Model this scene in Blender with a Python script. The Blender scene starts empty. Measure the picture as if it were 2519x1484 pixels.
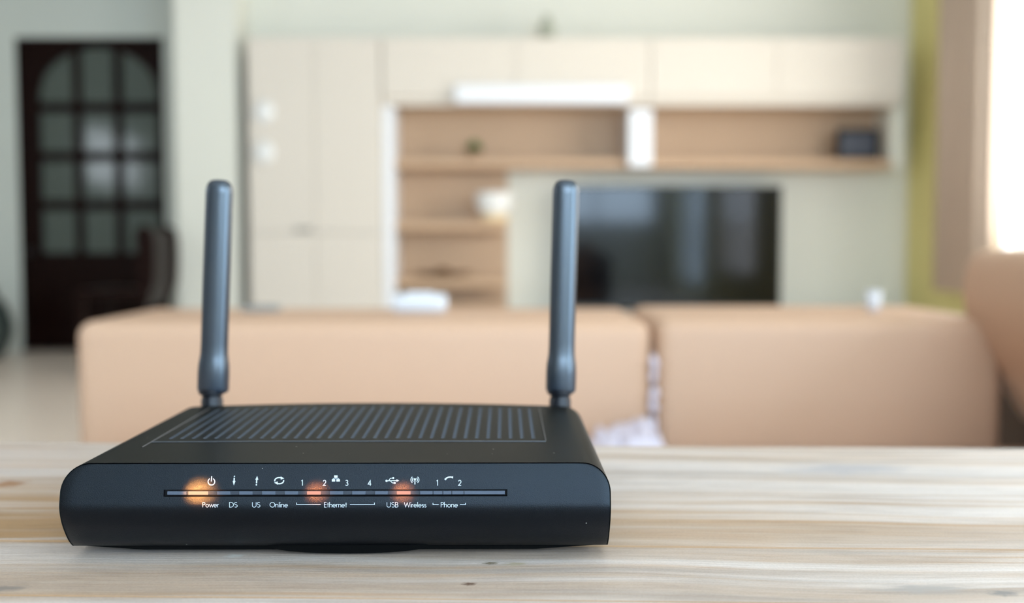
import bpy, bmesh, math, random
from mathutils import Vector, Matrix, noise
random.seed(7)
R = math.radians
# ------------------------------------------------------------------ camera model
FPX, CX, CY = 2600.0, 1259.5, 742.0
PITCH = math.atan(147.0/2600.0)
YAW = math.atan(17.5/2600.0)            # camera turned a touch to the right
def ray(px, py):
    u, v = (px-CX)/FPX, -(py-CY)/FPX
    y, z = math.cos(PITCH)+v*math.sin(PITCH), -math.sin(PITCH)+v*math.cos(PITCH)
    x = u
    return Vector((x*math.cos(YAW)+y*math.sin(YAW), -x*math.sin(YAW)+y*math.cos(YAW), z))
def rel(px, py, Y):
    d = ray(px, py); return d*(Y/d.y)
# router size fixes the distance of its front, and with it the camera height over the table
RW, RH = 0.2246, 0.0
YR = RW/(rel(1503, 1235, 1.0).x-rel(145, 1235, 1.0).x)
zb, zt = rel(824, 1342, YR+.0125).z, rel(824, 1139, YR+.0043).z
RH = zt-zb
TABLE = 0.59
FEET = 0.004
CZ = TABLE+FEET-zb
def P(px, py, Y):
    p = rel(px, py, Y); p.z += CZ; return p
def G(px, py, z):
    d = ray(px, py); return Vector((0, 0, CZ))+d*((z-CZ)/d.z)

scene = bpy.context.scene
cam_d = bpy.data.cameras.new('camera'); cam = bpy.data.objects.new('camera', cam_d)
scene.collection.objects.link(cam); scene.camera = cam
cam.location = (0, 0, CZ); cam.rotation_euler = (R(90)-PITCH, 0, -YAW)
cam_d.sensor_width = 36; cam_d.lens = 36*FPX/2519
cam_d.clip_start = .02; cam_d.clip_end = 60
cam_d.dof.use_dof = True; cam_d.dof.focus_distance = YR*1.012; cam_d.dof.aperture_fstop = 5.0
scene.view_settings.view_transform = 'Standard'; scene.view_settings.look = 'None'
scene.view_settings.gamma = 1; scene.view_settings.use_curve_mapping = False
scene.view_settings.exposure = -0.30
# ------------------------------------------------------------------ world and window light
world = bpy.data.worlds.new('sky'); scene.world = world; world.use_nodes = True
bg = world.node_tree.nodes['Background']
bg.inputs[0].default_value = (.93, .97, 1, 1); bg.inputs[1].default_value = 3.0
XR, XL, YB, YD, YF, ZC = 2.52, -4.6, 6.62, 6.95, -3.4, 2.85
# windows: name, wall, along0, along1, z0, z1, radiance, colour
WINS = [('window_1', 'right', 3.5, 5.45, .62, 2.3, 8.5, (1, .96, .90)),
        ('window_2', 'right', .2, 2.1, .35, 2.3, 5.5, (.88, .93, 1)),
        ('window_3', 'front', -.4, 2.3, 1.0, 2.5, 17.0, (.54, .76, 1)),
        ('window_4', 'left', .3, 2.25, 1.35, 2.05, 10.0, (.80, .90, 1)),
        ('window_5', 'right', -2.7, -.7, .12, 2.3, 18.0, (.50, .74, 1))]
def area(name, wall, a0, a1, z0, z1, L, col):
    l = bpy.data.lights.new(name+'_daylight', 'AREA'); l.shape = 'RECTANGLE'
    l.size, l.size_y = a1-a0, z1-z0; l.color = col
    l.energy = L*math.pi*(a1-a0)*(z1-z0)
    o = bpy.data.objects.new(name+'_daylight', l); scene.collection.objects.link(o)
    m, zm = (a0+a1)/2, (z0+z1)/2
    if wall == 'right': o.location = (XR+.16, m, zm); o.rotation_euler = (R(90), 0, R(90))
    if wall == 'left': o.location = (XL-.16, m, zm); o.rotation_euler = (R(90), 0, R(-90))
    if wall == 'front': o.location = (m, YF-.16, zm); o.rotation_euler = (R(90), 0, R(0))
    return o
for w in WINS:
    o = area(*w)
    # area lights shine along local -Z: turn so that it points into the room
    if w[1] == 'right': o.rotation_euler = (0, R(90), 0)
    if w[1] == 'left': o.rotation_euler = (0, R(-90), 0)
    if w[1] == 'front': o.rotation_euler = (R(90), 0, 0)
    if w[1] in ('right', 'left'): o.data.size, o.data.size_y = w[5]-w[4], w[3]-w[2]
# ------------------------------------------------------------------ helpers
C = scene.collection
def empty(name, loc, label=None, cat=None, group=None):
    o = bpy.data.objects.new(name, None); C.objects.link(o); o.location = loc
    o.empty_display_size = .05
    if label: o['label'] = label
    if cat: o['category'] = cat
    if group: o['group'] = group
    return o
def link(name, bm, mats, parent=None, smooth=False, label=None, cat=None, kind=None, group=None, angle=None):
    if not isinstance(mats, (list, tuple)): mats = [mats]
    bm.normal_update()
    me = bpy.data.meshes.new(name)
    lo = Vector((1e9,)*3); hi = Vector((-1e9,)*3)
    for v in bm.verts:
        for i in range(3):
            lo[i] = min(lo[i], v.co[i]); hi[i] = max(hi[i], v.co[i])
    c = Vector(((lo.x+hi.x)/2, (lo.y+hi.y)/2, lo.z))
    for v in bm.verts: v.co -= c
    if smooth:
        for f in bm.faces: f.smooth = True
    if angle:
        for e in bm.edges:
            if len(e.link_faces) == 2 and e.calc_face_angle(0) > R(angle): e.smooth = False
    bm.to_mesh(me); bm.free()
    for m in mats: me.materials.append(m)
    o = bpy.data.objects.new(name, me); C.objects.link(o)
    o.location = c
    if parent:
        o.parent = parent
        p = parent; t = Vector((0, 0, 0))
        while p: t += p.location; p = p.parent
        # parents are never rotated, so local = world - sum of parent locations
        o.location = c-t
    if label: o['label'] = label
    if cat: o['category'] = cat
    if kind: o['kind'] = kind
    if group: o['group'] = group
    return o
def box(bm, x0, x1, y0, y1, z0, z1, bev=0, seg=2, mi=0):
    r = bmesh.ops.create_cube(bm, size=1)
    vs = r['verts']
    for v in vs:
        v.co = Vector((x0+(v.co.x+.5)*(x1-x0), y0+(v.co.y+.5)*(y1-y0), z0+(v.co.z+.5)*(z1-z0)))
    fs = set(f for v in vs for f in v.link_faces)
    for f in fs: f.material_index = mi
    if bev:
        es = set(e for v in vs for e in v.link_edges)
        bmesh.ops.bevel(bm, geom=list(es), offset=bev, segments=seg, profile=.5, affect='EDGES', clamp_overlap=True)
    return bm
def B(*a, **k): return box(bmesh.new(), *a, **k)
def lathe(bm, prof, c, n=32, sx=1, sy=1):
    rings = []
    for r, z in prof:
        rings.append([bm.verts.new((c[0]+sx*r*math.cos(2*math.pi*i/n), c[1]+sy*r*math.sin(2*math.pi*i/n), c[2]+z)) for i in range(n)])
    for a, b in zip(rings, rings[1:]):
        for i in range(n):
            bm.faces.new((a[i], a[(i+1) % n], b[(i+1) % n], b[i]))
    bm.faces.new(list(reversed(rings[0]))); bm.faces.new(rings[-1])
    return bm
def prism(bm, pts, y0, y1, mi=0):
    "outline in XZ (list of (x,z)) given thickness along Y"
    a = [bm.verts.new((x, y0, z)) for x, z in pts]; b = [bm.verts.new((x, y1, z)) for x, z in pts]
    n = len(pts)
    fs = [bm.faces.new(a), bm.faces.new(list(reversed(b)))]
    for i in range(n): fs.append(bm.faces.new((a[i], b[i], b[(i+1) % n], a[(i+1) % n])))
    bmesh.ops.recalc_face_normals(bm, faces=fs)
    return bm
# ------------------------------------------------------------------ materials
def lin(*c): return tuple(((x/255)/12.92 if x/255 <= .04045 else ((x/255+.055)/1.055)**2.4) for x in c)
def mat(name, col, rough=.5, spec=.5, metal=0, bump=None, vary=None, coat=0):
    m = bpy.data.materials.new(name); m.use_nodes = True
    nt = m.node_tree; b = nt.nodes['Principled BSDF']
    b.inputs['Base Color'].default_value = (*col, 1); b.inputs['Roughness'].default_value = rough
    b.inputs['Specular IOR Level'].default_value = spec; b.inputs['Metallic'].default_value = metal
    b.inputs['Coat Weight'].default_value = coat
    tc = nt.nodes.new('ShaderNodeTexCoord')
    if vary:   # (scale, amount)
        n = nt.nodes.new('ShaderNodeTexNoise'); n.inputs['Scale'].default_value = vary[0]; n.inputs['Detail'].default_value = 4
        nt.links.new(tc.outputs['Object'], n.inputs['Vector'])
        mx = nt.nodes.new('ShaderNodeMix'); mx.data_type = 'RGBA'
        mx.inputs[6].default_value = (*[c*(1-vary[1]) for c in col], 1)
        mx.inputs[7].default_value = (*[min(1, c*(1+vary[1])) for c in col], 1)
        nt.links.new(n.outputs['Fac'], mx.inputs[0]); nt.links.new(mx.outputs[2], b.inputs['Base Color'])
    if bump:   # (scale, strength, distance)
        n = nt.nodes.new('ShaderNodeTexNoise'); n.inputs['Scale'].default_value = bump[0]; n.inputs['Detail'].default_value = 2
        nt.links.new(tc.outputs['Object'], n.inputs['Vector'])
        bp = nt.nodes.new('ShaderNodeBump'); bp.inputs['Strength'].default_value = bump[1]; bp.inputs['Distance'].default_value = bump[2]
        nt.links.new(n.outputs['Fac'], bp.inputs['Height']); nt.links.new(bp.outputs['Normal'], b.inputs['Normal'])
    return m
def emit(name, col, s):
    m = mat(name, (.02, .02, .02), .8, .08); b = m.node_tree.nodes['Principled BSDF']
    b.inputs['Emission Color'].default_value = (*col, 1); b.inputs['Emission Strength'].default_value = s
    return m
M = {}
M['wall'] = mat('pale_green_paint', (.80, .80, .72), .7, .3, vary=(1.2, .02), bump=(90, .1, .002))
M['wall_grey'] = mat('grey_green_paint', (.66, .69, .63), .7, .3, vary=(1.2, .02))
M['wall_yellow'] = mat('lime_yellow_paint', (.80, .73, .32), .7, .3, vary=(1.5, .04))
M['wall_dim'] = mat('bounce_cut_wall_paint', (.36, .34, .30), .7, .3)  # unseen left wall, darkened to cut the bounce on that side
M['ceiling'] = mat('ceiling_paint', (.76, .74, .70), .8, .2)
M['floor'] = mat('polished_beige_floor', (.88, .76, .66), .3, .5, vary=(1.3, .06))
M['cream'] = mat('cream_laminate', (.77, .71, .63), .4, .1, vary=(.8, .02))
M['white'] = mat('white_laminate', (.86, .88, .92), .3, .5)
M['white_cer'] = mat('white_ceramic', (.88, .88, .86), .2, .5)
M['tanwood'] = mat('tan_wood_veneer', (.57, .39, .255), .45, .3)
M['darkwood'] = mat('dark_mahogany', (.010, .003, .002), .35, .10, vary=(6, .35))
M['leather'] = mat('tan_leather', (.58, .375, .255), .5, .3, vary=(2.2, .05), bump=(160, .15, .002))
M['frame_shade'] = mat('gap_shade_frame', (.06, .035, .022), .6, .2)  # shadow of the sofa gap, put into the frame's colour
M['tv'] = mat('black_screen', (.002, .002, .003), .08, .3)
M['tvf'] = mat('black_bezel', (.01, .01, .012), .3, .5)
M['dglass'] = mat('grey_green_door_glass', (.085, .105, .09), .09, .5)
M['curtain'] = mat('beige_curtain_cloth', (.58, .47, .38), .9, .1, vary=(3, .06))
M['pot'] = mat('tan_clay', (.42, .27, .18), .7, .3)
M['leaf'] = mat('green_leaf', (.05, .23, .04), .5, .3, vary=(40, .4))
M['brown'] = mat('brown_wood_dish', (.14, .07, .03), .4, .4)
M['frame'] = mat('dark_frame', (.008, .008, .009), .4, .2)
M['photo'] = mat('blue_grey_photo_print', (.08, .09, .12), .4, .3, vary=(30, .6))
M['lav'] = mat('lavender_white_cloth', (.70, .65, .74), .9, .1, vary=(26, .10))
M['grey'] = mat('grey_plastic', (.30, .29, .27), .5, .3)
M['darkgrey'] = mat('dark_grey_green_glaze', (.045, .06, .055), .35, .4)
M['cup'] = mat('white_cup', (.66, .67, .70), .35, .3)
M['amber'] = mat('cream_band', (.85, .66, .40), .4, .4)
M['wframe'] = mat('white_window_frame', (.8, .8, .8), .4, .4)
# window pane: clear with a faint reflection
gp = bpy.data.materials.new('window_glass'); gp.use_nodes = True; nt = gp.node_tree; nt.nodes.clear()
o_ = nt.nodes.new('ShaderNodeOutputMaterial'); mx = nt.nodes.new('ShaderNodeMixShader'); tr = nt.nodes.new('ShaderNodeBsdfTransparent')
gl = nt.nodes.new('ShaderNodeBsdfGlossy'); gl.inputs['Roughness'].default_value = .02
fr = nt.nodes.new('ShaderNodeLayerWeight'); fr.inputs['Blend'].default_value = .08
nt.links.new(fr.outputs['Facing'], mx.inputs[0]); nt.links.new(tr.outputs[0], mx.inputs[1]); nt.links.new(gl.outputs[0], mx.inputs[2]); nt.links.new(mx.outputs[0], o_.inputs[0])
M['pane'] = gp
# router plastics
def plastic(name, col, rough, spec, bscale, bstr, dust):
    m = mat(name, col, rough, spec); nt = m.node_tree; b = nt.nodes['Principled BSDF']
    geo = nt.nodes.new('ShaderNodeNewGeometry')
    n = nt.nodes.new('ShaderNodeTexNoise'); n.inputs['Scale'].default_value = bscale; n.inputs['Detail'].default_value = 3; n.inputs['Roughness'].default_value = .7
    nt.links.new(geo.outputs['Position'], n.inputs['Vector'])
    bp = nt.nodes.new('ShaderNodeBump'); bp.inputs['Strength'].default_value = bstr; bp.inputs['Distance'].default_value = .00025
    nt.links.new(n.outputs['Fac'], bp.inputs['Height']); nt.links.new(bp.outputs['Normal'], b.inputs['Normal'])
    if dust:
        v = nt.nodes.new('ShaderNodeTexVoronoi'); v.inputs['Scale'].default_value = 150
        nt.links.new(geo.outputs['Position'], v.inputs['Vector'])
        lt = nt.nodes.new('ShaderNodeMath'); lt.operation = 'LESS_THAN'; lt.inputs[1].default_value = .055
        nt.links.new(v.outputs['Distance'], lt.inputs[0])
        sp = nt.nodes.new('ShaderNodeSeparateColor'); nt.links.new(v.outputs['Color'], sp.inputs[0])
        gt = nt.nodes.new('ShaderNodeMath'); gt.operation = 'LESS_THAN'; gt.inputs[1].default_value = dust
        nt.links.new(sp.outputs[0], gt.inputs[0])
        ml = nt.nodes.new('ShaderNodeMath'); ml.operation = 'MULTIPLY'
        nt.links.new(lt.outputs[0], ml.inputs[0]); nt.links.new(gt.outputs[0], ml.inputs[1])
        mx = nt.nodes.new('ShaderNodeMix'); mx.data_type = 'RGBA'
        mx.inputs[6].default_value = (*col, 1); mx.inputs[7].default_value = (.35, .34, .30, 1)
        nt.links.new(ml.outputs[0], mx.inputs[0]); nt.links.new(mx.outputs[2], b.inputs['Base Color'])
    return m
M['front'] = plastic('textured_black_plastic', (.0016, .0021, .0034), .28, .29, 2900, .45, .10)
M['case'] = plastic('matte_black_plastic', (.006, .007, .0068), .45, .07, 1500, .10, .32)
M['grille'] = plastic('grille_black_plastic', (.006, .007, .0068), .45, .07, 1500, .08, 0)
M['ant'] = plastic('antenna_black_plastic', (.009, .013, .022), .30, 1.0, 1500, .08, 0)
M['hole'] = mat('grille_hole_plastic', (.075, .095, .13), .34, 1.0, metal=.28)  # light caught on the hole walls, put in as a paler colour
for k_, c_ in (('front', (.74, .87, 1)), ('ant', (.82, .92, 1)), ('hole', (.8, .9, 1))):
    M[k_].node_tree.nodes['Principled BSDF'].inputs['Specular Tint'].default_value = (*c_, 1)
M['under'] = mat('black_underside', (.002, .002, .002), .8, .05)
M['slot'] = mat('black_recess', (.002, .002, .003), .6, .2)
M['hinge'] = plastic('hinge_black_plastic', (.004, .005, .009), .36, .28, 1500, .08, 0)
M['bead'] = mat('bead_plastic', (.03, .035, .045), .35, .8)
M['bar'] = mat('smoked_light_bar', (.025, .035, .05), .25, .6)
M['seg'] = mat('grey_translucent_lens', (.065, .085, .12), .35, .5)
M['ink'] = mat('white_print', (.50, .57, .65), .55, .3)
M['led1'] = emit('amber_led', (1.0, .56, .36), 1.25)
M['led2'] = emit('red_orange_led', (1.0, .48, .38), .9)
# whitewashed timber
def timber(name, edge=False):
    m = bpy.data.materials.new(name); m.use_nodes = True; nt = m.node_tree; N = nt.nodes; Lk = nt.links
    b = N['Principled BSDF']; b.inputs['Roughness'].default_value = .5; b.inputs['Specular IOR Level'].default_value = .2
    geo = N.new('ShaderNodeNewGeometry'); oi = N.new('ShaderNodeObjectInfo')
    rot = N.new('ShaderNodeMapping'); rot.inputs['Rotation'].default_value = (0, 0, R(2.2))
    off = N.new('ShaderNodeVectorMath'); off.operation = 'MULTIPLY_ADD'
    cmb = N.new('ShaderNodeCombineXYZ')
    Lk.new(oi.outputs['Random'], cmb.inputs[0]); Lk.new(oi.outputs['Random'], cmb.inputs[1])
    Lk.new(cmb.outputs[0], off.inputs[0]); off.inputs[1].default_value = (3, 3, 0); Lk.new(geo.outputs['Position'], off.inputs[2])
    Lk.new(geo.outputs['Position'], rot.inputs[0])
    # gentle waviness of the grain
    wv = N.new('ShaderNodeTexNoise'); wv.inputs['Scale'].default_value = 5; wv.inputs['Detail'].default_value = 1
    Lk.new(rot.outputs[0], wv.inputs['Vector'])
    wsc = N.new('ShaderNodeVectorMath'); wsc.operation = 'MULTIPLY_ADD'; wsc.inputs[1].default_value = (0, .03, 0)
    Lk.new(wv.outputs['Color'], wsc.inputs[0]); Lk.new(rot.outputs[0], wsc.inputs[2])
    def nz(sx, sy, det, rgh=.55, o=(0, 0, 0)):
        mp = N.new('ShaderNodeMapping'); mp.inputs['Scale'].default_value = (sx, sy, 1); mp.inputs['Location'].default_value = o
        Lk.new(wsc.outputs[0], mp.inputs[0])
        n = N.new('ShaderNodeTexNoise'); n.inputs['Scale'].default_value = 1; n.inputs['Detail'].default_value = det; n.inputs['Roughness'].default_value = rgh
        Lk.new(mp.outputs[0], n.inputs['Vector']); return n.outputs['Fac']
    def ramp(f, stops):
        r = N.new('ShaderNodeValToRGB'); Lk.new(f, r.inputs[0]); e = r.color_ramp.elements
        while len(e) > 1: e.remove(e[0])
        e[0].position = stops[0][0]; e[0].color = (*stops[0][1], 1)
        for p, c in stops[1:]:
            x = e.new(p); x.color = (*c, 1)
        return r.outputs[0]
    def mix(f, a, c, mode='MIX'):
        x = N.new('ShaderNodeMix'); x.data_type = 'RGBA'; x.blend_type = mode
        for i, s in ((0, f), (6, a), (7, c)):
            if isinstance(s, tuple): x.inputs[i].default_value = (*s, 1)
            elif isinstance(s, float): x.inputs[i].default_value = s
            else: Lk.new(s, x.inputs[i])
        return x.outputs[2]
    broad = nz(1.1, 24, 4, .6)
    base = ramp(broad, [(.28, (.64, .615, .61)), (.42, (.60, .565, .55)), (.52, (.66, .62, .60)), (.60, (.53, .46, .41)), (.70, (.46, .37, .30))])
    st = nz(2.2, 120, 4, .6, (7, 3, 0))
    tanf = ramp(st, [(.50, (0, 0, 0)), (.60, (.35, .35, .35)), (.70, (1, 1, 1))])
    tq = N.new('ShaderNodeMath'); tq.operation = 'MULTIPLY'; Lk.new(tanf, tq.inputs[0]); tq.inputs[1].default_value = .8
    col = mix(tq.outputs[0], base, (.46, .31, .19))
    st2 = nz(3, 60, 3, .6, (1, 9, 0))
    grf = ramp(st2, [(.54, (0, 0, 0)), (.72, (.7, .7, .7))])
    col = mix(grf, col, (.30, .27, .25))
    # raw ochre stretch of the boards towards the table's left end
    sep = N.new('ShaderNodeSeparateXYZ'); Lk.new(rot.outputs[0], sep.inputs[0])
    def band(axis, a, bb, c, d):
        r1 = N.new('ShaderNodeMapRange'); r1.inputs[1].default_value = a; r1.inputs[2].default_value = bb; Lk.new(sep.outputs[axis], r1.inputs[0])
        r2 = N.new('ShaderNodeMapRange'); r2.inputs[1].default_value = c; r2.inputs[2].default_value = d; r2.inputs[3].default_value = 1; r2.inputs[4].default_value = 0; Lk.new(sep.outputs[axis], r2.inputs[0])
        q = N.new('ShaderNodeMath'); q.operation = 'MULTIPLY'; Lk.new(r1.outputs[0], q.inputs[0]); Lk.new(r2.outputs[0], q.inputs[1]); return q.outputs[0]
    q = N.new('ShaderNodeMath'); q.operation = 'MULTIPLY'
    Lk.new(band('Y', .447, .452, .52, .58), q.inputs[0]); Lk.new(band('X', -9, -8, -.16, .2), q.inputs[1])
    och = nz(4, 110, 4, .65, (4, 4, 0)); ochf = ramp(och, [(.34, (0, 0, 0)), (.56, (1, 1, 1))])
    q2 = N.new('ShaderNodeMath'); q2.operation = 'MULTIPLY'; Lk.new(q.outputs[0], q2.inputs[0]); Lk.new(ochf, q2.inputs[1])
    col = mix(q2.outputs[0], col, (.40, .23, .08))
    lx_ = N.new('ShaderNodeMapRange'); lx_.inputs[1].default_value = -.35; lx_.inputs[2].default_value = .25; lx_.inputs[3].default_value = .42; lx_.inputs[4].default_value = 0  # weaker light at the left end, mixed into the board colour as shade
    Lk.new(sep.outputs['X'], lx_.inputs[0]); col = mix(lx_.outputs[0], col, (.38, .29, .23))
    fine = nz(25, 1100, 3, .7)
    fr_ = ramp(fine, [(.32, (.78, .76, .74)), (.55, (1.04, 1.04, 1.04))])
    col = mix(.42, col, fr_, 'MULTIPLY')
    bl = nz(14, 75, 4, .65, (2, 5, 0))
    col = mix(.55, col, ramp(bl, [(.36, (.82, .80, .79)), (.50, (1, 1, 1)), (.66, (1.03, .97, .92))]), 'MULTIPLY')
    sm = N.new('ShaderNodeMapping'); sm.inputs['Rotation'].default_value = (0, 0, R(62)); sm.inputs['Scale'].default_value = (60, 900, 1)
    Lk.new(geo.outputs['Position'], sm.inputs[0]); sn = N.new('ShaderNodeTexNoise'); sn.inputs['Scale'].default_value = 1; Lk.new(sm.outputs[0], sn.inputs['Vector'])
    col = mix(.22, col, ramp(sn.outputs['Fac'], [(.35, (.80, .79, .78)), (.6, (1.06, 1.06, 1.06))]), 'MULTIPLY')
    sc_ = N.new('ShaderNodeTexNoise'); sc_.inputs['Scale'].default_value = 900; sc_.inputs['Detail'].default_value = 2; Lk.new(rot.outputs[0], sc_.inputs['Vector'])
    col = mix(.5, col, ramp(sc_.outputs['Fac'], [(.3, (.86, .85, .84)), (.6, (1.05, 1.05, 1.05))]), 'MULTIPLY')
    # knots and nail holes, at fixed spots of the boards
    for (px, py, rx, ry, kc) in KNOTS:
        g = G(px, py, TABLE)
        vm = N.new('ShaderNodeVectorMath'); vm.operation = 'SUBTRACT'; Lk.new(geo.outputs['Position'], vm.inputs[0]); vm.inputs[1].default_value = (g.x, g.y, TABLE)
        vs = N.new('ShaderNodeVectorMath'); vs.operation = 'MULTIPLY'; Lk.new(vm.outputs[0], vs.inputs[0]); vs.inputs[1].default_value = (1/rx, 1/ry, 0)
        nn = N.new('ShaderNodeTexNoise'); nn.inputs['Scale'].default_value = 1.7; nn.inputs['Detail'].default_value = 3; Lk.new(vs.outputs[0], nn.inputs['Vector'])
        ln = N.new('ShaderNodeVectorMath'); ln.operation = 'LENGTH'; Lk.new(vs.outputs[0], ln.inputs[0])
        ad = N.new('ShaderNodeMath'); ad.operation = 'MULTIPLY_ADD'; Lk.new(nn.outputs['Fac'], ad.inputs[0]); ad.inputs[1].default_value = 1.6; Lk.new(ln.outputs['Value'], ad.inputs[2])
        rr = ramp(ad.outputs[0], [(.0, (1, 1, 1)), (.75, (.85, .85, .85)), (1.0, (0, 0, 0))])
        mr = N.new('ShaderNodeMapRange'); Lk.new(ad.outputs[0], mr.inputs[0]); mr.inputs[1].default_value = 1.15; mr.inputs[2].default_value = 1.8; mr.inputs[3].default_value = .9; mr.inputs[4].default_value = 0
        col = mix(mr.outputs[0], col, kc)
    col = mix(1.0, col, (.96, .93, .905), 'MULTIPLY')
    if edge: col = mix(.75, col, (.34, .20, .10))
    Lk.new(col, b.inputs['Base Color'])
    bp = N.new('ShaderNodeBump'); bp.inputs['Strength'].default_value = .35; bp.inputs['Distance'].default_value = .0006
    Lk.new(fine, bp.inputs['Height']); Lk.new(bp.outputs['Normal'], b.inputs['Normal'])
    return m
KNOTS = [(1155, 1436, .0035, .0022, (.10, .05, .03)), (1208, 1385, .004, .0022, (.16, .13, .08)), (1268, 1387, .006, .003, (.42, .36, .26)),
         (578, 1367, .005, .003, (.62, .60, .56)), (22, 1190, .012, .009, (.28, .13, .05)), (2470, 1459, .007, .004, (.20, .20, .20)),
         (2270, 1448, .022, .006, (.36, .34, .33)), (2090, 1153, .045, .018, (.42, .41, .43)), (15, 1447, .010, .004, (.22, .19, .17))]
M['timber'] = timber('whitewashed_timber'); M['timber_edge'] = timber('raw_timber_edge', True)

# ================================================================== THE ROOM
def S(name, bm, m, **k): return link(name, bm, m, kind='structure', **k)
S('floor', B(XL-.2, XR+.2, YF-.2, YD+.2, -.1, 0), M['floor'])
S('ceiling', B(XL-.2, XR+.2, YF-.2, YD+.2, ZC, ZC+.1), M['ceiling'])
pil0, pil1 = P(432, 300, 6.25).x, P(583, 300, 6.25).x
S('wall_back', B(pil1, XR+.2, YB, YD+.2, 0, ZC), M['wall'])
S('wall_column', B(pil0, pil1, 6.25, YD+.2, 0, ZC), M['wall'])
d0, d1 = P(47, 480, YD).x, P(408, 480, YD).x
dtop = P(230, 92, YD).z
bm = B(XL-.2, d0, YD, YD+.2, 0, ZC); box(bm, d1, pil0, YD, YD+.2, 0, ZC); box(bm, d0, d1, YD, YD+.2, dtop, ZC)
S('wall_hall', box(bm, d0-.2, d1+.2, YD+.2, YD+.3, 0, ZC), M['wall_grey'])
def wall_holes(name, wall, m):
    bm = bmesh.new(); ws = sorted([w for w in WINS if w[1] == wall], key=lambda w: w[2])
    lo, hi = (YF-.2, YD+.2) if wall != 'front' else (XL-.2, XR+.2)
    def seg(a, b, z0, z1):
        if wall == 'right': box(bm, XR, XR+.12, a, b, z0, z1)
        if wall == 'left': box(bm, XL-.12, XL, a, b, z0, z1)
        if wall == 'front': box(bm, a, b, YF-.12, YF, z0, z1)
    cur = lo
    for w in ws:
        seg(cur, w[2], 0, ZC); seg(w[2], w[3], 0, w[4]); seg(w[2], w[3], w[5], ZC); cur = w[3]
    seg(cur, hi, 0, ZC)
    S(name, bm, m)
wall_holes('wall_right', 'right', M['wall_yellow'])
wall_holes('wall_left', 'left', M['wall_dim'])
wall_holes('wall_front', 'front', M['wall'])
for name, wall, a0, a1, z0, z1, L, col in WINS:
    def tb(bm, a, b, c, d, t0, t1):
        if wall == 'right': return box(bm, XR+t0, XR+t1, a, b, c, d)
        if wall == 'left': return box(bm, XL-t1, XL-t0, a, b, c, d)
        return box(bm, a, b, YF-t1, YF-t0, c, d)
    bm = bmesh.new(); f = .045; nl_ = 3 if a1-a0 > 2.2 else 2
    tb(bm, a0, a0+f, z0, z1, .03, .09); tb(bm, a1-f, a1, z0, z1, .03, .09)
    tb(bm, a0+f, a1-f, z0, z0+f, .03, .09); tb(bm, a0+f, a1-f, z1-f, z1, .03, .09)
    mm = [a0+(a1-a0)*k/nl_ for k in range(nl_+1)]
    for m_ in mm[1:-1]: tb(bm, m_-f/2, m_+f/2, z0+f, z1-f, .03, .09)
    wobj = S(name, bm, M['wframe'])
    for k in range(nl_):
        pb = bmesh.new()
        tb(pb, a0+f if k == 0 else mm[k]+f/2, a1-f if k == nl_-1 else mm[k+1]-f/2, z0+f, z1-f, .055, .061)
        link('pane', pb, M['pane'], wobj)
# door in the hall wall
bm = bmesh.new()
DY = YD+.03
ft = .045
gx = [P(x, 380, DY).x for x in (100, 180, 203, 280, 303, 388)]
gz = [P(240, y, DY).z for y in (118, 252, 277, 372, 397, 492, 517, 622)]
x0, x1 = d0+.01, d1-.01
zd1 = dtop-.01
# leaf built of stiles, rails, glazing bars and lower panel
xs = [x0, gx[0], gx[1], gx[2], gx[3], gx[4], gx[5], x1]
def rail(a, b, c, d, y0=DY, y1=DY+.045, bev=.004): box(bm, a, b, y0, y1, c, d, bev, 1)
rail(x0, gx[0], 0.01, zd1); rail(gx[5], x1, 0.01, zd1); rail(gx[0], gx[5], .01, gz[7])
for a, b in ((gz[6], gz[5]), (gz[4], gz[3]), (gz[2], gz[1])): rail(gx[0], gx[5], a, b, DY+.005, DY+.04)
for a, b in ((1, 2), (3, 4)): rail(gx[a], gx[b], gz[7], gz[0], DY+.008, DY+.038)
# arched head: a plate with a round-arched underside
cxm = (gx[0]+gx[5])/2; hw = (gx[5]-gx[0])/2
arch = [(gx[0], gz[1]+.06)]
for i in range(0, 21):
    t = math.pi-math.pi*i/20
    arch.append((cxm+hw*math.cos(t), gz[1]+.06+(gz[0]-gz[1]-.06)*math.sin(t)))
arch += [(gx[5], gz[1]+.06), (gx[5]+.001, zd1), (gx[0]-.001, zd1)]
def dedupe(p):
    r = []
    for q in p:
        if not r or (abs(q[0]-r[-1][0])+abs(q[1]-r[-1][1])) > 1e-5: r.append(q)
    return r
prism(bm, dedupe(arch), DY, DY+.045)
door = S('door_1', bm, M['darkwood'])
for r_ in range(4):
    for c_ in range(3):
        a, b = gx[2*c_], gx[2*c_+1]; zt_, zb_ = gz[2*r_], gz[2*r_+1]
        if r_ == 0:
            def az(x): return gz[1]+.06+(gz[0]-gz[1]-.06)*math.sqrt(max(0, 1-((x-cxm)/hw)**2))
            n = 8; pts = [(a, zb_), (b, zb_)]+[(b-(b-a)*i/n, max(zb_+.004, az(b-(b-a)*i/n)-.002)) for i in range(n+1)]
            pb = prism(bmesh.new(), dedupe(pts), DY+.02, DY+.026)
        else: pb = B(a, b, DY+.02, DY+.026, zb_, zt_)
        link('pane', pb, M['dglass'], door)
pb = B(gx[0]+.03, gx[5]-.03, DY-.012, DY, .12, gz[7]-.12, .01, 2)
link('lower_panel', pb, M['darkwood'], door)
hb = lathe(bmesh.new(), [(.012, 0), (.025, .01), (.028, .03), (.02, .045), (.004, .05)], (x0+.05, DY-.03, gz[7]-.02), 12)
link('door_handle', hb, M['tvf'], door)
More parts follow.
